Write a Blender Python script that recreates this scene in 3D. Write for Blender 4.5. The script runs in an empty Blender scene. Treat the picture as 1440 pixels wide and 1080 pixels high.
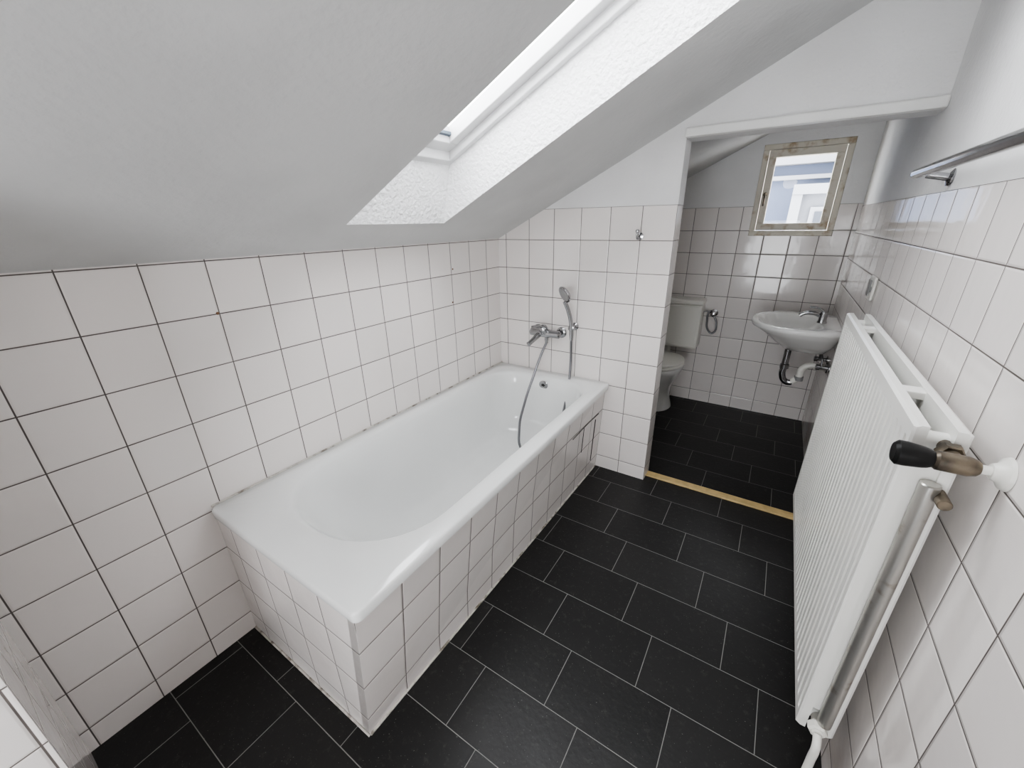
import bpy, bmesh, math, random
from mathutils import Vector, Matrix
random.seed(3)
C=bpy.context; COL=C.collection
T=0.152
SL=0.49; Z0=1.30           # ceiling: z = Z0 + SL*x
RW=1.745; PX=0.965; PT=0.11; HT=1.447; BY=1.33
def cz(x): return Z0+SL*x

# ---------------------------------------------------------------- materials
class NT:
    def __init__(s,name):
        s.m=bpy.data.materials.new(name); s.m.use_nodes=True; s.t=s.m.node_tree; s.t.nodes.clear()
        s.out=s.n('ShaderNodeOutputMaterial')
    def n(s,ty,**k):
        nd=s.t.nodes.new(ty)
        for a,b in k.items(): setattr(nd,a,b)
        return nd
    def l(s,a,b): s.t.links.new(a,b)
    def setin(s,nd,i,v):
        if isinstance(v,bpy.types.NodeSocket): s.l(v,nd.inputs[i])
        else: nd.inputs[i].default_value=v
    def math(s,op,a,b=0.0,c=0.0):
        nd=s.n('ShaderNodeMath',operation=op); s.setin(nd,0,a); s.setin(nd,1,b)
        if op in('MULTIPLY_ADD','COMPARE'): s.setin(nd,2,c)
        return nd.outputs[0]
    def sstep(s,v,a,b):
        nd=s.n('ShaderNodeMapRange',interpolation_type='SMOOTHSTEP'); s.setin(nd,0,v); nd.inputs[1].default_value=a; nd.inputs[2].default_value=b
        return nd.outputs[0]
    def mixf(s,f,a,b):
        nd=s.n('ShaderNodeMix',data_type='FLOAT'); s.setin(nd,0,f); s.setin(nd,2,a); s.setin(nd,3,b); return nd.outputs[0]
    def mixc(s,f,a,b):
        nd=s.n('ShaderNodeMix',data_type='RGBA'); s.setin(nd,0,f)
        for i,v in ((6,a),(7,b)):
            if isinstance(v,bpy.types.NodeSocket): s.l(v,nd.inputs[i])
            else: nd.inputs[i].default_value=(*v,1)
        return nd.outputs[2]
    def noise(s,scale,detail=4,vec=None,rough=.5):
        nd=s.n('ShaderNodeTexNoise'); nd.inputs['Scale'].default_value=scale; nd.inputs['Detail'].default_value=detail; nd.inputs['Roughness'].default_value=rough
        if vec is None:
            vec=s.n('ShaderNodeNewGeometry').outputs['Position']
        s.l(vec,nd.inputs['Vector']); return nd.outputs[0]
    def bump(s,h,dist,strength=1.0):
        nd=s.n('ShaderNodeBump'); nd.inputs['Distance'].default_value=dist; nd.inputs['Strength'].default_value=strength; s.l(h,nd.inputs['Height']); return nd.outputs[0]
    def bsdf(s,**k):
        nd=s.n('ShaderNodeBsdfPrincipled')
        for a,v in k.items():
            key={'color':'Base Color','rough':'Roughness','metal':'Metallic','normal':'Normal','coat':'Coat Weight','coatr':'Coat Roughness','ior':'IOR','spec':'Specular IOR Level'}[a]
            if isinstance(v,bpy.types.NodeSocket): s.l(v,nd.inputs[key])
            elif key=='Base Color': nd.inputs[key].default_value=(*v,1)
            else: nd.inputs[key].default_value=v
        return nd.outputs[0]
    def done(s,sh): s.l(sh,s.out.inputs[0]); return s.m

def simple(name,color,rough=.4,metal=0,nscale=0,namp=0.0,bscale=0,bdist=0,coat=0,dirt=None,lo=.35,hi=.7,spec=.5):
    k=NT(name); col=color
    if nscale:
        f=k.noise(nscale,5); f2=k.sstep(f,lo,hi)
        col=k.mixc(f2,color,tuple(max(0,c*(1-namp)) for c in color) if dirt is None else dirt)
    kw=dict(color=col,rough=rough,metal=metal,coat=coat,spec=spec)
    if bscale: kw['normal']=k.bump(k.noise(bscale,3),bdist)
    return k.done(k.bsdf(**kw))

def tile_wall(name,offx,offy,ztop,zoff=HT,grime=0.0):
    k=NT(name); g=k.n('ShaderNodeNewGeometry'); sp=k.n('ShaderNodeSeparateXYZ'); k.l(g.outputs['Position'],sp.inputs[0])
    sn=k.n('ShaderNodeSeparateXYZ'); k.l(g.outputs['True Normal'],sn.inputs[0])
    side=k.math('GREATER_THAN',k.math('ABSOLUTE',sn.outputs[0]),.5)
    u=k.mixf(side,k.math('SUBTRACT',sp.outputs[0],offx),k.math('SUBTRACT',sp.outputs[1],offy))
    us=k.math('DIVIDE',u,T); vs=k.math('DIVIDE',k.math('SUBTRACT',sp.outputs[2],zoff),T)
    fu=k.math('FRACT',us); fv=k.math('FRACT',vs)
    du=k.math('MULTIPLY',k.math('SUBTRACT',.5,k.math('ABSOLUTE',k.math('SUBTRACT',fu,.5))),T)
    dv=k.math('MULTIPLY',k.math('SUBTRACT',.5,k.math('ABSOLUTE',k.math('SUBTRACT',fv,.5))),T)
    d=k.math('MINIMUM',du,dv)
    tile=k.sstep(d,.0011,.0020)
    cid=k.n('ShaderNodeCombineXYZ'); k.l(k.math('FLOOR',us),cid.inputs[0]); k.l(k.math('FLOOR',vs),cid.inputs[1]); k.l(k.math('MULTIPLY',side,7.3),cid.inputs[2])
    wn=k.n('ShaderNodeTexWhiteNoise',noise_dimensions='3D'); k.l(cid.outputs[0],wn.inputs['Vector'])
    sc=k.n('ShaderNodeSeparateColor'); k.l(wn.outputs['Color'],sc.inputs[0])
    base=k.mixc(sc.outputs[0],(.85,.808,.783),(.80,.763,.740))
    base=k.mixc(k.math('MULTIPLY',k.sstep(k.noise(2.2,4),.5,.8),.25),base,(.67,.63,.605))
    if grime>0:
        low=k.math('MULTIPLY',k.math('SUBTRACT',1.0,k.sstep(sp.outputs[2],0.0,.75)),k.sstep(k.noise(3.5,5),.35,.75))
        base=k.mixc(k.math('MULTIPLY',low,grime),base,(.38,.30,.24))
    gc=k.mixc(k.noise(9,3),(.07,.06,.055),(.18,.157,.146))
    col=k.mixc(tile,gc,base)
    tu=k.math('MULTIPLY',k.math('MULTIPLY',k.math('SUBTRACT',sc.outputs[1],.5),fu),.0022)
    tv=k.math('MULTIPLY',k.math('MULTIPLY',k.math('SUBTRACT',sc.outputs[2],.5),fv),.0022)
    h=k.math('ADD',k.math('ADD',tu,tv),k.math('MULTIPLY',k.sstep(d,.0005,.006),.0012))
    h=k.math('ADD',h,k.math('MULTIPLY',k.noise(14,2),.0010))
    nrm=k.bump(h,1.0)
    rough=k.mixf(tile,.85,k.mixf(k.noise(5,2),.06,.14))
    t=k.bsdf(color=col,rough=rough,normal=nrm)
    pn=k.noise(80,2); pc=k.mixc(k.sstep(k.noise(3,3),.3,.75),(.82,.82,.82),(.76,.755,.75))
    p=k.bsdf(color=pc,rough=.75,normal=k.bump(pn,.002))
    mx=k.n('ShaderNodeMixShader'); k.l(k.math('GREATER_THAN',sp.outputs[2],ztop),mx.inputs[0]); k.l(t,mx.inputs[1]); k.l(p,mx.inputs[2])
    return k.done(mx.outputs[0])

def floor_mat():
    k=NT('floor_tiles'); g=k.n('ShaderNodeNewGeometry'); sp=k.n('ShaderNodeSeparateXYZ'); k.l(g.outputs['Position'],sp.inputs[0])
    PYT=.2015; PXT=.332
    vs=k.math('DIVIDE',k.math('SUBTRACT',sp.outputs[1],-.925),PYT); row=k.math('FLOOR',vs)
    st=k.math('DIVIDE',k.math('ADD',row,5.0),3.0)
    us=k.math('ADD',k.math('DIVIDE',k.math('SUBTRACT',sp.outputs[0],.04),PXT),st)
    fu=k.math('FRACT',us); fv=k.math('FRACT',vs)
    du=k.math('MULTIPLY',k.math('SUBTRACT',.5,k.math('ABSOLUTE',k.math('SUBTRACT',fu,.5))),PXT)
    dv=k.math('MULTIPLY',k.math('SUBTRACT',.5,k.math('ABSOLUTE',k.math('SUBTRACT',fv,.5))),PYT)
    d=k.math('MINIMUM',du,dv); tile=k.sstep(d,.0008,.0015)
    cid=k.n('ShaderNodeCombineXYZ'); k.l(k.math('FLOOR',us),cid.inputs[0]); k.l(row,cid.inputs[1])
    wn=k.n('ShaderNodeTexWhiteNoise',noise_dimensions='3D'); k.l(cid.outputs[0],wn.inputs['Vector'])
    base=k.mixc(wn.outputs['Value'],(.015,.0148,.0145),(.023,.0225,.022))
    base=k.mixc(k.sstep(k.noise(38,5,rough=.7),.54,.75),base,(.042,.040,.038))
    base=k.mixc(k.sstep(k.noise(220,1),.72,.77),base,(.13,.125,.12))
    col=k.mixc(tile,(.25,.245,.235),base)
    h=k.math('ADD',k.math('MULTIPLY',tile,.0008),k.math('MULTIPLY',k.noise(60,4),.0008))
    rough=k.mixf(tile,.8,k.mixf(k.noise(7,3),.34,.46))
    return k.done(k.bsdf(color=col,rough=rough,spec=.30,normal=k.bump(h,1.0)))

M_left=tile_wall('tiles_left',0,.028,5)
M_part=tile_wall('tiles_partition',PX,.0,HT)
M_right=tile_wall('tiles_right',0,.03,HT,grime=.6)
M_back=tile_wall('tiles_back',.05,0,HT+.013,zoff=HT+.013)
M_panel=tile_wall('tiles_tub_surround',.70,.0,5,grime=.15)
M_near=tile_wall('tiles_near',.13,.0,HT)
M_floor=floor_mat()
M_ceil=simple('ceiling_paint',(.65,.65,.645),.85,nscale=2.0,namp=.12,bscale=45,bdist=.0015)
M_reveal=simple('rough_plaster',(.85,.85,.85),.85,nscale=6,namp=.04,bscale=75,bdist=.009)
M_white=simple('white_lacquer',(.80,.80,.78),.3,nscale=8,namp=.06)
M_enamel=simple('bath_enamel',(.83,.84,.83),.12,nscale=3,namp=.04,coat=.5)
M_ceramic=simple('sanitary_ceramic',(.84,.84,.82),.1,nscale=3,namp=.03,coat=.5)
M_chrome=simple('chrome',(.42,.42,.43),.12,metal=1,nscale=12,namp=.15)
M_hose=simple('hose_metal',(.22,.22,.23),.3,metal=1)
M_dark=simple('dark_rubber',(.02,.02,.02),.4)
M_black=simple('black_plastic',(.010,.010,.010),.38,nscale=20,namp=.3,spec=.25)
M_rad=simple('radiator_enamel',(.84,.835,.80),.28,nscale=4,namp=.05)
M_radold=simple('stained_metal',(.56,.55,.52),.28,metal=.85,nscale=13,dirt=(.20,.13,.08),lo=.54,hi=.68)
M_brass=simple('old_brass',(.24,.20,.15),.4,metal=.8,nscale=25,dirt=(.05,.045,.04))
M_plastic=simple('white_plastic',(.80,.79,.74),.3)
M_grey=simple('grey_plastic',(.30,.30,.30),.35)
M_wood=simple('threshold_wood',(.62,.46,.22),.4,nscale=30,namp=.2)
M_oldwood=simple('old_window_paint',(.70,.66,.57),.5,nscale=14,dirt=(.40,.30,.19),lo=.53,hi=.72,bscale=60,bdist=.002)
M_fac=simple('facade_lavender',(.070,.086,.130),.8,nscale=4,namp=.05)
M_fac2=simple('facade_trim',(.20,.205,.22),.7)
M_facw=simple('facade_pale_render',(.13,.135,.15),.8,nscale=3,namp=.08)
M_facg=simple('facade_glass',(.03,.037,.05),.1)
def glass():
    k=NT('window_glass'); a=k.n('ShaderNodeBsdfTransparent'); b=k.n('ShaderNodeBsdfGlossy'); b.inputs['Roughness'].default_value=.02
    m=k.n('ShaderNodeMixShader'); m.inputs[0].default_value=.02; k.l(a.outputs[0],m.inputs[1]); k.l(b.outputs[0],m.inputs[2]); return k.done(m.outputs[0])
M_glass=glass()

# ---------------------------------------------------------------- geometry helpers
def link(name,me,mat=None,parent=None,smooth=False,angle=None):
    ob=bpy.data.objects.new(name,me); COL.objects.link(ob)
    if mat is not None:
        for m in (mat if isinstance(mat,(list,tuple)) else [mat]): me.materials.append(m)
    if parent: ob.parent=parent
    if smooth:
        for p in me.polygons: p.use_smooth=True
        if angle:
            try: me.set_sharp_from_angle(angle=math.radians(angle))
            except Exception: pass
    return ob
def mesh(name,verts,faces,mat=None,parent=None,smooth=False,angle=None,fix=True):
    me=bpy.data.meshes.new(name); me.from_pydata([tuple(v) for v in verts],[],faces); me.update()
    if fix:
        bm=bmesh.new(); bm.from_mesh(me); bmesh.ops.recalc_face_normals(bm,faces=bm.faces); bm.to_mesh(me); bm.free()
    return link(name,me,mat,parent,smooth,angle)
def bevel(ob,w,seg=2):
    md=ob.modifiers.new('bevel','BEVEL'); md.width=w; md.segments=seg; md.limit_method='ANGLE'; md.angle_limit=math.radians(35)
    return ob
def box(name,x0,x1,y0,y1,z0,z1,mat,parent=None,bv=0):
    v=[(x,y,z) for x in(x0,x1) for y in(y0,y1) for z in(z0,z1)]
    f=[(0,1,3,2),(4,6,7,5),(0,4,5,1),(2,3,7,6),(0,2,6,4),(1,5,7,3)]
    ob=mesh(name,v,f,mat,parent)
    if bv: bevel(ob,bv)
    return ob
def prisms(name,polys,mat,axis='y',parent=None):
    V=[];F=[]
    for pts,a0,a1 in polys:
        b=len(V); n=len(pts)
        for a in(a0,a1):
            for p in pts: V.append((p[0],a,p[1]) if axis=='y' else (a,p[0],p[1]))
        F.append(tuple(range(b,b+n))); F.append(tuple(range(b+2*n-1,b+n-1,-1)))
        for i in range(n): j=(i+1)%n; F.append((b+i,b+j,b+n+j,b+n+i))
    return mesh(name,V,F,mat,parent)
def empty(name,loc=(0,0,0)):
    e=bpy.data.objects.new(name,None); e.empty_display_size=.05; COL.objects.link(e); return e
def loft(name,rings,mat,parent=None,cap0=True,cap1=True,angle=50):
    V=[];F=[]; n=len(rings[0])
    for r in rings: V+=r
    for i in range(len(rings)-1):
        for j in range(n):
            k=(j+1)%n; F.append((i*n+j,i*n+k,(i+1)*n+k,(i+1)*n+j))
    if cap0: F.append(tuple(range(n)))
    if cap1: F.append(tuple(range((len(rings)-1)*n,len(rings)*n)))
    return mesh(name,V,F,mat,parent,True,angle)
def lathe(name,axis0,axis1,prof,mat,parent=None,n=28,angle=35):
    a=Vector(axis0); d=(Vector(axis1)-a).normalized(); q=d.to_track_quat('Z','Y')
    rings=[]
    for t,r in prof:
        rings.append([tuple(a+q@Vector((r*math.cos(2*math.pi*i/n),r*math.sin(2*math.pi*i/n),t))) for i in range(n)])
    return loft(name,rings,mat,parent,True,True,angle)
def cyl(name,a,b,r,mat,parent=None,n=24,bv=.15):
    L=(Vector(b)-Vector(a)).length; e=min(r*bv,L*.2)
    return lathe(name,a,b,[(0,r-e),(e,r),(L-e,r),(L,r-e)],mat,parent,n)
def tube(name,pts,r,mat,parent=None,res=10,cyc=False):
    cu=bpy.data.curves.new(name,'CURVE'); cu.dimensions='3D'; cu.bevel_depth=r; cu.bevel_resolution=4; cu.resolution_u=res; cu.use_fill_caps=True
    s=cu.splines.new('BEZIER'); s.bezier_points.add(len(pts)-1)
    for bp,p in zip(s.bezier_points,pts): bp.co=p; bp.handle_left_type=bp.handle_right_type='AUTO'
    s.use_cyclic_u=cyc
    ob=bpy.data.objects.new(name,cu); COL.objects.link(ob); cu.materials.append(mat)
    dg=C.evaluated_depsgraph_get(); me=bpy.data.meshes.new_from_object(ob.evaluated_get(dg))
    bpy.data.objects.remove(ob); 
    return link(name,me,None,parent,True,50)
def rrect(x0,x1,y0,y1,r,z,n=8):
    r0,r1=(r if isinstance(r,tuple) else (r,r)); P=[]
    for cx,cy,rr,a0 in((x1-r0,y0+r0,r0,-90),(x1-r1,y1-r1,r1,0),(x0+r1,y1-r1,r1,90),(x0+r0,y0+r0,r0,180)):
        for i in range(n+1):
            a=math.radians(a0+90*i/n); P.append((cx+rr*math.cos(a),cy+rr*math.sin(a),z))
    return P

# ---------------------------------------------------------------- room shell
YN=-2.12; YE=-3.2; EX=.45
DX0,DX1,DZ0,DZ1=.85,1.62,.30,1.45       # opening of the added glazed door, unseen, lets in fill light
box('floor',-.1,RW+.1,YE-.1,BY+.3,-.1,0,M_floor)
prisms('wall_left',[([(YN-.1,0),(BY+.3,0),(BY+.3,Z0+.02),(YN-.1,Z0+.02)],-.1,0)],M_left,'x')
prisms('wall_partition',[([(0,0),(PX,0),(PX,cz(PX)+.01),(0,cz(0)+.01)],0,PT),
                         ([(PX,1.70),(RW,1.70),(RW,cz(RW)+.01),(PX,cz(PX)+.01)],0,PT)],M_part)
prisms('wall_right',[([(YE-.1,0),(BY+.3,0),(BY+.3,cz(RW)+.05),(YE-.1,cz(RW)+.05)],RW,RW+.1)],M_right,'x')
WX0,WX1,WZ0,WZ1=1.17,1.635,1.275,1.82
prisms('wall_back',[([(-.05,0),(WX0,0),(WX0,cz(WX0)+.02),(-.05,cz(-.05)+.02)],BY,BY+.22),
                    ([(WX1,0),(RW,0),(RW,cz(RW)+.02),(WX1,cz(WX1)+.02)],BY,BY+.22),
                    ([(WX0,0),(WX1,0),(WX1,WZ0),(WX0,WZ0)],BY,BY+.22),
                    ([(WX0,WZ1),(WX1,WZ1),(WX1,cz(WX1)+.02),(WX0,cz(WX0)+.02)],BY,BY+.22)],M_back)
prisms('wall_near',[([(0,0),(EX,0),(EX,cz(EX)+.02),(0,cz(0)+.02)],YN-.1,YN),
                    ([(EX-.1,0),(DX0,0),(DX0,cz(DX0)+.02),(EX-.1,cz(EX-.1)+.02)],YE-.1,YE),
                    ([(DX1,0),(RW,0),(RW,cz(RW)+.02),(DX1,cz(DX1)+.02)],YE-.1,YE),
                    ([(DX0,DZ1),(DX1,DZ1),(DX1,cz(DX1)+.02),(DX0,cz(DX0)+.02)],YE-.1,YE)],M_near)
prisms('wall_entry',[([(YE,0),(YN-.1,0),(YN-.1,cz(EX-.1)+.02),(YE,cz(EX-.1)+.02)],EX-.1,EX)],M_near,'x')

# ceiling slab with skylight shaft
SX0,SX1,SY0,SY1=.175,1.56,-1.13,-.655; DZ=.185
xs=[-.12,SX0,SX1,RW+.12]; ys=[YE-.12,SY0,SY1,BY+.3]
V=[];idx={}
for lay in(0,1):
    for i,x in enumerate(xs):
        for j,y in enumerate(ys):
            xx=x
            if lay==1 and i==1 and j in(1,2): xx=x+.05
            idx[lay,i,j]=len(V); V.append((xx,y,cz(xx)+(DZ if lay else 0)))
F=[];MI=[]
for i in range(3):
    for j in range(3):
        if i==1 and j==1: continue
        F.append((idx[0,i,j],idx[0,i,j+1],idx[0,i+1,j+1],idx[0,i+1,j])); MI.append(0)
        F.append((idx[1,i,j],idx[1,i+1,j],idx[1,i+1,j+1],idx[1,i,j+1])); MI.append(0)
def q(a,b): F.append((idx[0,*a],idx[0,*b],idx[1,*b],idx[1,*a]))
for a,b in(((1,1),(1,2)),((1,2),(2,2)),((2,2),(2,1)),((2,1),(1,1))): q(a,b); MI.append(1)
for i in range(3): q((i,0),(i+1,0)); q((i,3),(i+1,3)); q((0,i),(0,i+1)); q((3,i),(3,i+1)); MI+=[0]*4
ce=mesh('ceiling',V,F,[M_ceil,M_reveal])
for p,m in zip(ce.data.polygons,MI): p.material_index=m

# skylight window
def sbox(name,x0,x1,y0,y1,n0,n1,mat,par,bv=.003):
    v=[(x,y,cz(x)+n) for x in(x0,x1) for y in(y0,y1) for n in(n0,n1)]
    f=[(0,1,3,2),(4,6,7,5),(0,4,5,1),(2,3,7,6),(0,2,6,4),(1,5,7,3)]
    ob=mesh(name,v,f,mat,par)
    if bv: bevel(ob,bv)
    return ob
def sring(pref,x0,x1,y0,y1,w,n0,n1,mat,par):
    sbox(pref+'_bottom',x0,x0+w,y0,y1,n0,n1,mat,par); sbox(pref+'_top',x1-w,x1,y0,y1,n0,n1,mat,par)
    sbox(pref+'_side_near',x0+w,x1-w,y0,y0+w,n0,n1,mat,par); sbox(pref+'_side_far',x0+w,x1-w,y1-w,y1,n0,n1,mat,par)
sk=empty('window_2')
M_sk=simple('skylight_frame_paint',(.70,.70,.70),.35,nscale=10,namp=.04)
sring('frame',SX0+.02,SX1+.06,SY0-.03,SY1+.03,.055,DZ,DZ+.10,M_sk,sk)
sring('sash',SX0+.07,SX1+.01,SY0+.022,SY1-.022,.045,DZ+.03,DZ+.085,M_sk,sk)
sbox('glass',SX0+.11,SX1-.03,SY0+.06,SY1-.06,DZ+.06,DZ+.066,M_glass,sk,0)
M_lip=simple('frame_seal',(.10,.13,.16),.5)
sbox('seal',SX0+.116,SX0+.126,SY0+.067,SY1-.067,DZ+.050,DZ+.059,M_lip,sk,0)

# trims
t1=box('trim_1',PX-.005,RW,-.022,.0,1.70,1.735,M_white,bv=.006)
box('trim_2',PX,RW-.001,.045,.095,0,.010,M_wood,bv=.003)

# WC window
w1=empty('window_1')
def yring(pref,x0,x1,z0,z1,w,y0,y1,mat,par):
    box(pref+'_bottom',x0,x1,y0,y1,z0,z0+w,mat,par,.004); box(pref+'_top',x0,x1,y0,y1,z1-w,z1,mat,par,.004)
    box(pref+'_left',x0,x0+w,y0,y1,z0+w,z1-w,mat,par,.004); box(pref+'_right',x1-w,x1,y0,y1,z0+w,z1-w,mat,par,.004)
yring('casing',WX0,WX1,WZ0,WZ1,.032,BY+.005,BY+.09,M_oldwood,w1)
yring('casement',WX0+.036,WX1-.036,WZ0+.036,WZ1-.036,.042,BY-.002,BY+.05,M_oldwood,w1)
box('pane',WX0+.07,WX1-.07,BY+.02,BY+.025,WZ0+.07,WZ1-.07,M_glass,w1)
cyl('handle_base',(WX0+.055,BY-.003,1.53),(WX0+.055,BY-.02,1.53),.012,M_brass,w1)
cyl('handle_lever',(WX0+.055,BY-.022,1.535),(WX0+.055,BY-.022,1.46),.006,M_brass,w1)

# building across the street
bd=empty('neighbouring_building')
box('facade',-3,5.5,8.0,9,-4,4.2,M_fac,bd)
box('facade_wing',1.45,5.5,6.9,8.0,-4,1.90,M_facw,bd)
box('cornice_upper',-3.1,5.6,7.75,8.0,2.30,2.42,M_fac2,bd)
box('string_course',-3.1,5.6,7.85,8.0,2.05,2.12,M_fac2,bd)
box('cornice_wing',1.35,5.6,6.75,6.9,1.75,1.9,M_fac2,bd)
box('window_surround',1.65,2.15,6.84,6.9,.5,1.55,M_fac2,bd)
box('window_pane',1.72,2.08,6.82,6.84,.57,1.48,M_facg,bd)
box('window_mullion',1.885,1.915,6.80,6.82,.57,1.48,M_fac2,bd)
box('pilaster',1.35,1.5,6.78,6.9,-4,1.75,M_fac2,bd)

# ---------------------------------------------------------------- bathtub
H=.553; tub=empty('bathtub')
def rim(x0,x1,y0,y1,z,r=.012): return rrect(x0,x1,y0,y1,r,z)
rings=[rim(.012,.705,-1.66,-.012,H-.035,.02), rim(.003,.722,-1.676,-.003,H-.034,.02), rim(.003,.724,-1.678,-.003,H-.006,.02), rim(.008,.719,-1.673,-.008,H,.02)]
def basin(s,z,rn,rf):
    return rrect(s[0],s[1],s[2],s[3],(rn,rf),z)
bs=[((.066,.664,-1.565,-.085),H+.001,.27,.17),
    ((.072,.657,-1.556,-.093),H-.004,.265,.165),
    ((.080,.648,-1.543,-.101),H-.018,.26,.16),
    ((.090,.638,-1.515,-.110),H-.07,.255,.155),
    ((.103,.624,-1.44,-.122),H-.17,.25,.15),
    ((.120,.606,-1.34,-.140),H-.27,.24,.145),
    ((.140,.585,-1.26,-.165),H-.335,.22,.14),
    ((.175,.550,-1.18,-.215),H-.372,.18,.12),
    ((.23,.495,-1.08,-.30),H-.385,.13,.09)]
rings+= [basin(*b) for b in bs]
loft('tub_shell',rings,M_enamel,tub,cap0=False,cap1=True,angle=60)
lathe('overflow',(.365,-.104,H-.052),(.365,-.2,H-.06),[(0,.0),(.0,.028),(.004,.029),(.007,.024),(.0075,.012),(.004,.010),(.004,.001)],M_chrome,tub)
lathe('overflow_hole',(.365,-.108,H-.052),(.365,-.2,H-.06),[(0,.009),(.0015,.009)],M_dark,tub)
lathe('drain',(.365,-.42,H-.384),(.365,-.42,H),[(0,.03),(.003,.03),(.004,.022),(.002,.02),(.002,.001)],M_chrome,tub)
def slab(name,a,b,c,d,off,mat,par):
    off=Vector(off); P=[Vector(p) for p in(a,b,c,d)]; V=P+[p+off for p in P]
    return mesh(name,V,[(0,1,2,3),(7,6,5,4),(0,4,5,1),(1,5,6,2),(2,6,7,3),(3,7,4,0)],mat,par)
slab('side_panel',(.642,-1.665,0),(.673,0,0),(.700,0,H-.036),(.705,-1.668,H-.036),(-.03,0,0),M_panel,tub)
slab('end_panel',(0.001,-1.665,0),(.641,-1.665,0),(.704,-1.668,H-.036),(.001,-1.668,H-.036),(0,.03,0),M_panel,tub)
M_seal=simple('grubby_sealant',(.58,.55,.51),.5,nscale=30,dirt=(.16,.135,.11),lo=.45,hi=.7)
tube('sealant_bead_wall',[(.004,-1.67,H+.001),(.004,-.9,H+.001),(.004,-.004,H+.001)],.004,M_seal,tub)
tube('sealant_bead_floor',[(.645,-1.665,.002),(.66,-.8,.002),(.674,-.004,.002)],.004,M_seal,tub)
tube('sealant_bead_end',[(.004,-1.668,.002),(.33,-1.668,.002),(.645,-1.668,.002)],.004,M_seal,tub)
def onp(y,z): 
    f=z/(H-.036); xb=.642+(.031)*(1+y/1.665); xt=.705-.005*(1+y/1.665); return (xb*(1-f)+xt*f+.0005,y,z)
tube('hatch_joint',[onp(-.10,.09),onp(-.10,.36)],.0022,M_dark,tub); tube('hatch_joint_b',[onp(-.40,.38),onp(-.25,.385),onp(-.06,.38)],.002,M_dark,tub)
tube('hatch_joint_c',[onp(-.26,.23),onp(-.262,.38)],.0016,M_dark,tub)

# ---------------------------------------------------------------- bath mixer
mx=empty('bath_mixer'); mz=.80; mxc=.345
for sx in(-.075,.075):
    lathe('rosette',(mxc+sx,-.0005,mz),(mxc+sx,-1,mz),[(0,.031),(.004,.031),(.010,.024),(.012,.014),(.05,.014),(.05,.001)],M_chrome,mx)
lathe('body',(mxc-.095,-.06,mz),(mxc+1,-.06,mz),[(0,.014),(.006,.021),(.05,.022),(.08,.025),(.11,.025),(.14,.022),(.184,.021),(.19,.014)],M_chrome,mx)
lathe('cartridge',(mxc,-.06,mz+.005),(mxc,-.10,mz+.05),[(0,.024),(.03,.025),(.045,.023),(.055,.012)],M_chrome,mx)
tube('lever',[(mxc,-.09,mz+.04),(mxc-.01,-.125,mz+.052),(mxc-.025,-.165,mz+.055)],.0075,M_chrome,mx)
lathe('spout',(mxc-.03,-.065,mz-.005),(mxc-.05,-.15,mz-.045),[(0,.016),(.05,.0145),(.09,.013),(.105,.014),(.108,.009)],M_chrome,mx)
lathe('hose_outlet',(mxc+.01,-.06,mz-.02),(mxc+.01,-.06,mz-.06),[(0,.011),(.02,.011),(.024,.009),(.035,.009)],M_chrome,mx)
# hand shower
hs=empty('hand_shower')
lathe('wall_bracket',(.50,-.0005,.845),(.50,-1,.845),[(0,.022),(.005,.022),(.012,.012),(.03,.012),(.034,.017),(.055,.017),(.058,.01)],M_chrome,hs)
tube('handle',[(.502,-.048,.80),(.50,-.050,.86),(.485,-.062,.94),(.468,-.075,.99)],.0115,M_chrome,hs)
lathe('head',(.475,-.06,1.035),(.415,-.15,.985),[(0,.012),(.003,.030),(.010,.042),(.020,.047),(.024,.045),(.025,.038),(.0245,.001)],M_chrome,hs)
lathe('spray_face',(.463,-.079,1.024),(.403,-.169,.974),[(0,.036),(.002,.036)],M_grey,hs)
lathe('hose_nut',(.502,-.048,.805),(.502,-.048,.70),[(0,.010),(.012,.011),(.03,.008)],M_chrome,hs)
hp=[(mxc+.01,-.06,.745),(mxc+.005,-.10,.70),(.350,-.20,.585),(.352,-.30,.46),(.362,-.375,.33),(.40,-.40,.225),(.465,-.33,.19),(.505,-.23,.24),(.512,-.12,.42),(.506,-.055,.60),(.502,-.048,.785)]
tube('hose',hp,.0068,M_hose,hs,16)
# hook
hk=empty('wall_hook')
lathe('hook_plate',(.81,-.0005,1.315),(.81,-1,1.315),[(0,.018),(.004,.017),(.006,.006),(.02,.006)],M_chrome,hk)
tube('hook_arm',[(.81,-.012,1.315),(.81,-.035,1.305),(.81,-.046,1.32),(.81,-.044,1.335)],.005,M_chrome,hk)
lathe('hook_knob',(.81,-.044,1.33),(.81,-.044,1.36),[(0,.004),(.005,.009),(.012,.009),(.016,.004)],M_chrome,hk)
# old wall plugs left in the tiling
M_plug=simple('rusty_plug',(.20,.11,.06),.7,nscale=60,namp=.4)
wp=empty('wall_plugs')
for (py,pz) in((-1.497,1.145),(-.417,1.17),(-.435,1.005)):
    lathe('plug',(.0,py,pz),(1,py,pz),[(0,.0045),(.0012,.0045),(.002,.003)],M_plug,wp,12)

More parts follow.
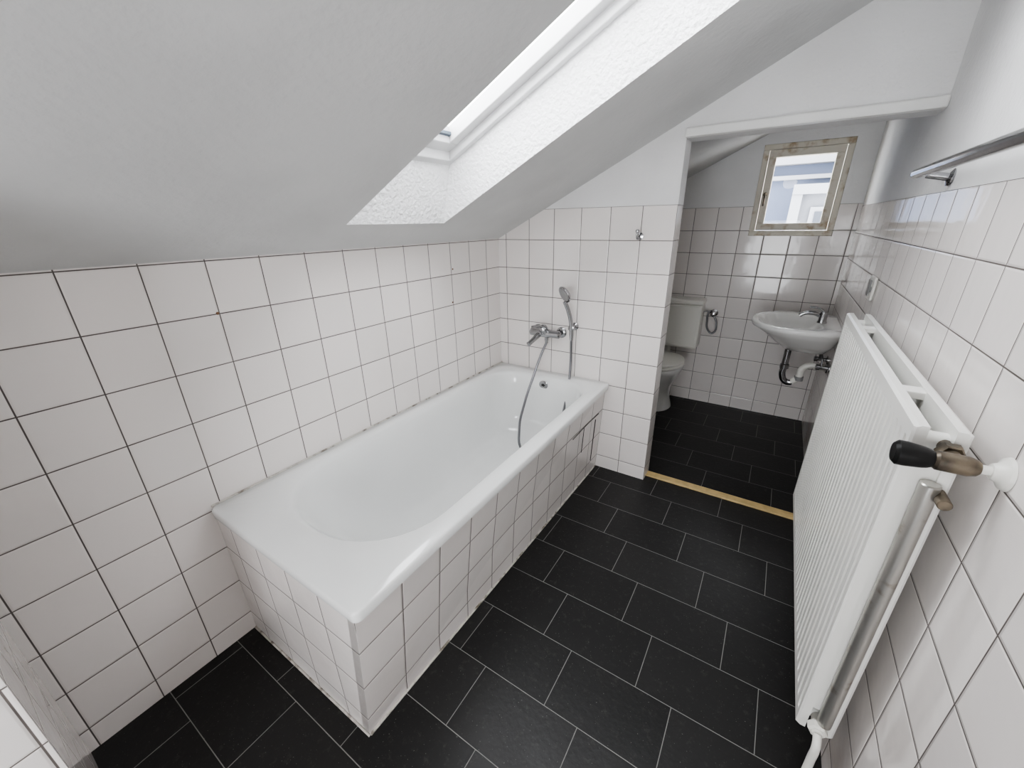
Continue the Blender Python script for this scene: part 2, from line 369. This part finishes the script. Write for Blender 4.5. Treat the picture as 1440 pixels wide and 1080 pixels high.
# ---------------------------------------------------------------- radiator
ra=empty('radiator'); RY0,RY1,RZ0,RZ1=-1.135,-.08,.215,1.05; RX=1.64
def panel(name,xf,sgn,y0,y1,z0,z1,rib,th=.018):
    nr=30; pit=(y1-y0-.03)/nr; cols=[(y0,0.004),(y0+.003,0.0)]
    for i in range(nr):
        a=y0+.015+i*pit
        for f,dp in((.0,0),(.14,1),(.32,1),(.46,0)): cols.append((a+f*pit,dp))
    cols+= [(y1-.003,0.0),(y1,.004)]
    zl=[(z0,.006,0),(z0+.004,0,0),(z0+.03,0,0),(z0+.045,0,1),(z1-.045,0,1),(z1-.03,0,0),(z1-.004,0,0),(z1,.006,0)]
    V=[];F=[]; n=len(cols)
    for z,e,rf in zl:
        for c,(y,dp) in enumerate(cols):
            x=xf+sgn*(e + (dp if (c in(0,n-1)) else dp*rf*rib)); V.append((x,y,z))
    for i in range(len(zl)-1):
        for j in range(n-1): F.append((i*n+j,i*n+j+1,(i+1)*n+j+1,(i+1)*n+j))
    b=len(V)
    bx=xf+sgn*th
    V+=[(bx,y0,z0),(bx,y1,z0),(bx,y1,z1),(bx,y0,z1)]
    F.append((b,b+1,b+2,b+3))
    m=len(zl)
    F.append(tuple([b+1,b]+[j for j in range(n)])); F.append(tuple([b+3,b+2]+[(m-1)*n+j for j in range(n-1,-1,-1)]))
    F.append(tuple([b+3]+[i*n for i in range(m-1,-1,-1)]+[b])); F.append(tuple([b+1]+[i*n+n-1 for i in range(m)]+[b+2]))
    return mesh(name,V,F,M_rad,ra)
panel('front_panel',RX,1,RY0,RY1,RZ0,RZ1,.015,.020)
panel('back_panel',RX+.074,-1,RY0,RY1,RZ0,RZ1,.0,.020)
V=[];F=[]; n=96
for i in range(n):
    y=RY0+.05+i*(RY1-RY0-.10)/(n-1); x=RX+.022 if i%2 else RX+.050
    V+=[(x,y,RZ0+.06),(x,y,RZ1-.035)]
for i in range(n-1): F.append((2*i,2*i+2,2*i+3,2*i+1))
mesh('convector_fins',V,F,M_rad,ra,fix=False)
for zz in(RZ0+.035,RZ1-.035):
    for yy in(RY0+.03,RY1-.03): cyl('header_tube',(RX+.010,yy,zz),(RX+.064,yy,zz),.017,M_rad,ra)
for yy in(RY0+.22,RY1-.22):
    box('top_strap',RX+.012,RX+.062,yy-.02,yy+.02,RZ1-.02,RZ1-.004,M_rad,ra,.002)
    box('bracket',RX+.073,RW-.0005,yy-.015,yy+.015,RZ0+.1,RZ1-.05,M_rad,ra)
box('side_seam',RX+.018,RX+.054,RY0+.006,RY0+.012,RZ0+.07,RZ1-.07,M_rad,ra)
cyl('side_pipe',(RX+.046,RY0-.008,RZ0+.05),(RX+.046,RY0-.008,RZ1-.10),.0145,M_radold,ra)
VY=RY0-.045; VZ=RZ1-.035
cyl('valve_union',(RX+.050,RY0+.02,VZ),(RX+.050,VY,VZ),.011,M_brass,ra)
lathe('valve_nut',(RX+.050,RY0-.004,VZ),(RX+.050,VY,VZ),[(0,.017),(.004,.019),(.016,.019),(.02,.016)],M_brass,ra,6,20)
lathe('valve_body',(RX+.022,VY-.006,VZ),(RX+.2,VY-.006,VZ),[(0,.013),(.004,.016),(.040,.016),(.050,.013),(.053,.010)],M_brass,ra)
lathe('thermostat_head',(RX+.022,VY-.006,VZ),(RX-1,VY-.006,VZ),[(0,.013),(.005,.016),(.012,.018),(.034,.021),(.045,.021),(.050,.016)],M_black,ra,16,25)
cyl('supply_pipe',(RX+.068,VY-.006,VZ),(RW,VY-.006,VZ),.0075,M_plastic,ra)
lathe('wall_rosette',(RW-.0005,VY-.006,VZ),(RX,VY-.006,VZ),[(0,.027),(.005,.025),(.010,.016),(.018,.012)],M_plastic,ra)
cyl('air_vent',(RX+.062,RY0+.02,VZ-.085),(RX+.062,RY0-.04,VZ-.085),.010,M_brass,ra)
cyl('return_union',(RX+.037,RY0+.02,RZ0+.035),(RX+.037,RY0-.03,RZ0+.035),.012,M_plastic,ra)
tube('return_pipe',[(RX+.037,RY0-.028,RZ0+.035),(RX+.037,RY0-.045,RZ0+.02),(RX+.037,RY0-.048,RZ0-.03),(RX+.037,RY0-.048,.0)],.009,M_plastic,ra)
lathe('return_nut',(RX+.037,RY0-.005,RZ0+.035),(RX+.037,RY0-.1,RZ0+.035),[(0,.018),(.004,.02),(.018,.02),(.022,.016)],M_plastic,ra,6,20)

# ---------------------------------------------------------------- towel rail
tr=empty('towel_rail')
cyl('bar',(1.685,-1.15,1.500),(1.685,-.235,1.500),.014,M_chrome,tr,bv=.5)
for yy in(-.34,-1.05):
    lathe('post',(RW-.0005,yy,1.480),(1.67,yy,1.494),[(0,.022),(.005,.022),(.010,.010),(.055,.009)],M_chrome,tr)

# ---------------------------------------------------------------- socket
so=empty('electrical_socket')
box('plate',RW-.011,RW-.0005,.20,.31,1.055,1.15,M_plastic,so,.004)
box('insert',RW-.016,RW-.010,.245,.30,1.07,1.135,M_grey,so,.003)
lathe('outlet',(RW-.0112,.222,1.10),(RW-1,.222,1.10),[(0,.012),(.002,.012)],M_grey,so)

# ---------------------------------------------------------------- wash basin (on right wall)
wb=empty('wash_basin'); BYc=.86; BZ=.82; BXc=RW-.20
def oval(hx,hy,z,cx=BXc,cy=BYc,n=48,back=None):
    P=[]
    for i in range(n):
        a=2*math.pi*i/n; c,s=math.cos(a),math.sin(a)
        e=1.0 if c<0 else .55
        x=hx*math.copysign(abs(c)**e,c); y=hy*math.copysign(abs(s)**(.9 if c<0 else .6),s)
        X=cx+x
        if back is not None: X=min(X,back)
        P.append((X,cy+y,z))
    return P
bk=RW-.001
R=[oval(.070,.080,BZ-.165,BXc+.06,back=bk),oval(.11,.13,BZ-.157,BXc+.058,back=bk),oval(.155,.195,BZ-.11,BXc+.04,back=bk),oval(.195,.245,BZ-.06,BXc+.02,back=bk),oval(.232,.277,BZ-.028,BXc,back=bk),oval(.238,.283,BZ-.010,BXc,back=bk),oval(.230,.275,BZ,BXc,back=bk-.001),
   oval(.165,.220,BZ-.002,BXc-.04),oval(.155,.210,BZ-.012,BXc-.038),oval(.135,.185,BZ-.055,BXc-.035),oval(.10,.13,BZ-.10,BXc-.03),oval(.04,.05,BZ-.122,BXc-.02),oval(.02,.022,BZ-.125,BXc-.02)]
loft('basin_bowl',R,M_ceramic,wb,angle=80)
fx=RW-.085
lathe('tap_base',(fx,BYc,BZ-.001),(fx,BYc,BZ+1),[(0,.024),(.006,.024),(.012,.020),(.05,.020),(.062,.016),(.065,.006)],M_chrome,wb)
tube('tap_spout',[(fx-.01,BYc,BZ+.035),(fx-.05,BYc,BZ+.05),(fx-.10,BYc,BZ+.042),(fx-.112,BYc,BZ+.030)],.011,M_chrome,wb)
tube('tap_lever',[(fx,BYc,BZ+.06),(fx-.02,BYc,BZ+.078),(fx-.075,BYc,BZ+.085)],.006,M_chrome,wb)
sx=BXc-.01
lathe('waste_tail',(sx,BYc,BZ-.15),(sx,BYc,0),[(0,.030),(.02,.03),(.025,.018),(.12,.018),(.125,.024),(.15,.024)],M_chrome,wb)
tube('trap_bend',[(sx,BYc,BZ-.28),(sx,BYc,BZ-.345),(sx+.025,BYc,BZ-.385),(sx+.06,BYc,BZ-.385)],.018,M_chrome,wb)
tube('trap_riser',[(sx+.055,BYc,BZ-.385),(sx+.085,BYc,BZ-.345),(sx+.092,BYc,BZ-.29),(sx+.12,BYc,BZ-.265),(RW-.001,BYc,BZ-.262)],.018,M_plastic,wb)
lathe('trap_nut',(sx+.087,BYc,BZ-.34),(sx+.087,BYc,0),[(0,.024),(.025,.024)],M_grey,wb)
lathe('waste_rosette',(RW-.0005,BYc,BZ-.262),(0,BYc,BZ-.262),[(0,.035),(.006,.032),(.012,.02)],M_chrome,wb)
for dy in(-.09,.09):
    lathe('angle_valve',(RW-.0005,BYc+dy,BZ-.24),(0,BYc+dy,BZ-.24),[(0,.026),(.005,.026),(.008,.011),(.045,.011),(.047,.016),(.065,.016),(.067,.01)],M_chrome,wb)
    tube('supply_hose',[(RW-.04,BYc+dy,BZ-.235),(RW-.042,BYc+dy*.9,BZ-.20),(RW-.07,BYc+dy*.3,BZ-.12),(fx,BYc+dy*.1,BZ-.06)],.005,M_hose,wb)

# ---------------------------------------------------------------- toilet
to=empty('toilet'); tx=.760
def egg(hx,y0,y1,z,n=40):
    P=[]; yc=y0+(y1-y0)*.55; 
    for i in range(n):
        a=2*math.pi*i/n; s=math.sin(a); c=math.cos(a)
        y=yc+(s*(y1-yc) if s>0 else s*(yc-y0)); e=.8 if s>0 else 1
        P.append((tx+hx*math.copysign(abs(c)**e,c),y,z))
    return P
R=[egg(.110,.94,1.22,0),egg(.106,.94,1.22,.02),egg(.088,.94,1.20,.10),egg(.095,.90,1.20,.18),egg(.135,.83,1.18,.27),egg(.170,.77,1.17,.35),egg(.180,.755,1.17,.385),egg(.178,.76,1.165,.395),
   egg(.135,.80,1.06,.395),egg(.12,.82,1.04,.34),egg(.07,.88,.99,.24),egg(.03,.91,.95,.22)]
loft('bowl',R,M_ceramic,to,angle=80)
R=[egg(.178,.748,1.13,.397),egg(.184,.742,1.135,.403),egg(.184,.742,1.135,.415),egg(.178,.748,1.13,.421)]
loft('seat',R,M_plastic,to)
R=[egg(.178,.746,1.135,.423),egg(.183,.742,1.14,.428),egg(.180,.745,1.137,.438),egg(.14,.78,1.09,.445)]
loft('lid',R,M_plastic,to)
box('cistern',tx-.195,tx+.218,1.185,BY-.001,.465,.80,M_plastic,to,.018)
box('cistern_lid',tx-.20,tx+.223,1.178,BY-.001,.80,.835,M_plastic,to,.01)
box('flush_button',tx-.03,tx+.03,1.23,1.28,.834,.842,M_plastic,to,.004)
tube('flush_pipe',[(tx,1.25,.47),(tx,1.25,.38),(tx,1.22,.30),(tx,1.15,.27)],.022,M_plastic,to)
tube('soil_pipe',[(tx,1.15,.18),(tx,1.26,.18),(tx,BY,.18)],.05,M_plastic,to)
lathe('valve_rosette',(1.045,BY-.0005,.73),(1.045,0,.73),[(0,.027),(.005,.027),(.01,.011),(.05,.011),(.052,.018),(.075,.018),(.078,.01)],M_chrome,to)
tube('valve_hose',[(1.045,BY-.04,.725),(1.075,BY-.045,.66),(1.06,BY-.05,.585),(1.03,BY-.05,.60),(1.01,BY-.05,.68),(1.015,BY-.05,.74),(1.03,BY-.045,.75)],.007,M_hose,to)
tube('cistern_feed',[(.972,1.27,.74),(1.01,1.28,.745),(1.04,1.29,.732)],.006,M_chrome,to)

# ---------------------------------------------------------------- added fill light behind the camera: invented glazed door + lamp
dr=empty('added_fill_door')  # unseen door, glazed to bring extra daylight in along the room
box('leaf_bottom',DX0+.001,DX1-.001,YE-.06,YE-.02,.004,DZ0,M_white,dr,.003)
box('leaf_top',DX0+.001,DX1-.001,YE-.06,YE-.02,DZ1-.10,DZ1-.001,M_white,dr,.003)
box('stile_hinge',DX0+.001,DX0+.09,YE-.06,YE-.02,DZ0,DZ1-.10,M_white,dr,.003)
box('stile_lock',DX1-.09,DX1-.001,YE-.06,YE-.02,DZ0,DZ1-.10,M_white,dr,.003)
box('fill_door_pane',DX0+.085,DX1-.085,YE-.043,YE-.037,DZ0-.005,DZ1-.095,M_glass,dr)
tube('fill_door_handle',[(DX1-.045,YE-.02,.95),(DX1-.045,YE+.03,.95),(DX1-.14,YE+.033,.95)],.008,M_chrome,dr)
lp=empty('added_fill_lamp'); LX,LY=1.30,-2.60; LZ=cz(LX)-.10  # invented globe out of view, added to brighten the room
def emis(name,c,s):
    k=NT(name); e=k.n('ShaderNodeEmission'); e.inputs[0].default_value=(*c,1); e.inputs[1].default_value=s; return k.done(e.outputs[0])
lathe('fill_globe',(LX,LY,LZ-.07),(LX,LY,LZ+1),[(0,.01),(.006,.04),(.03,.072),(.07,.085),(.11,.072),(.125,.05)],emis('fill_globe_glow',(1,.97,.94),14),lp)
lathe('fill_globe_base',(LX,LY,LZ+.05),(LX,LY,LZ+1),[(0,.055),(.02,.055),(.075,.05)],M_white,lp)

# ---------------------------------------------------------------- light
w=bpy.data.worlds.new('World'); C.scene.world=w; w.use_nodes=True; nt=w.node_tree; nt.nodes.clear()
bg=nt.nodes.new('ShaderNodeBackground'); wo=nt.nodes.new('ShaderNodeOutputWorld'); nt.links.new(bg.outputs[0],wo.inputs[0])
bg.inputs[0].default_value=(.95,.97,1,1); bg.inputs[1].default_value=13.0
def portal(name,loc,rot,sx,sy):
    l=bpy.data.lights.new(name,'AREA'); l.shape='RECTANGLE'; l.size=sx; l.size_y=sy; l.cycles.is_portal=True
    o=bpy.data.objects.new(name,l); COL.objects.link(o); o.location=loc; o.rotation_euler=rot
ang=math.atan(SL); xm=(SX0+SX1)/2+.02
portal('sky_portal_skylight',(xm,(SY0+SY1)/2,cz(xm)+DZ+.13),(0,-ang,0),(SX1-SX0)/math.cos(ang),SY1-SY0)
portal('sky_portal_window',((WX0+WX1)/2,BY+.21,(WZ0+WZ1)/2),(-math.pi/2,0,0),WX1-WX0,WZ1-WZ0)
portal('sky_portal_fill_door',((DX0+DX1)/2,YE-.11,(DZ0+DZ1)/2),(math.pi/2,0,0),DX1-DX0,DZ1-DZ0)
try: C.scene.view_settings.look='AgX - Medium High Contrast'
except Exception: pass

# ---------------------------------------------------------------- camera
yaw,pitch,roll,f=.5756,.3820,-.0166,564.25
Fw=Vector((-math.sin(yaw)*math.cos(pitch),math.cos(yaw)*math.cos(pitch),-math.sin(pitch)))
Rr=Vector((math.cos(yaw),math.sin(yaw),0)); Uu=Rr.cross(Fw)
c,s=math.cos(roll),math.sin(roll); R2=c*Rr+s*Uu; U2=-s*Rr+c*Uu
cam=bpy.data.cameras.new('camera'); cam.sensor_fit='HORIZONTAL'; cam.sensor_width=36; cam.lens=36*f/1440; cam.clip_start=.01
co=bpy.data.objects.new('camera',cam); COL.objects.link(co)
Mx=Matrix((R2,U2,-Fw)).transposed().to_4x4(); Mx.translation=Vector((1.3911,-2.0256,1.3832)); co.matrix_world=Mx
C.scene.camera=co
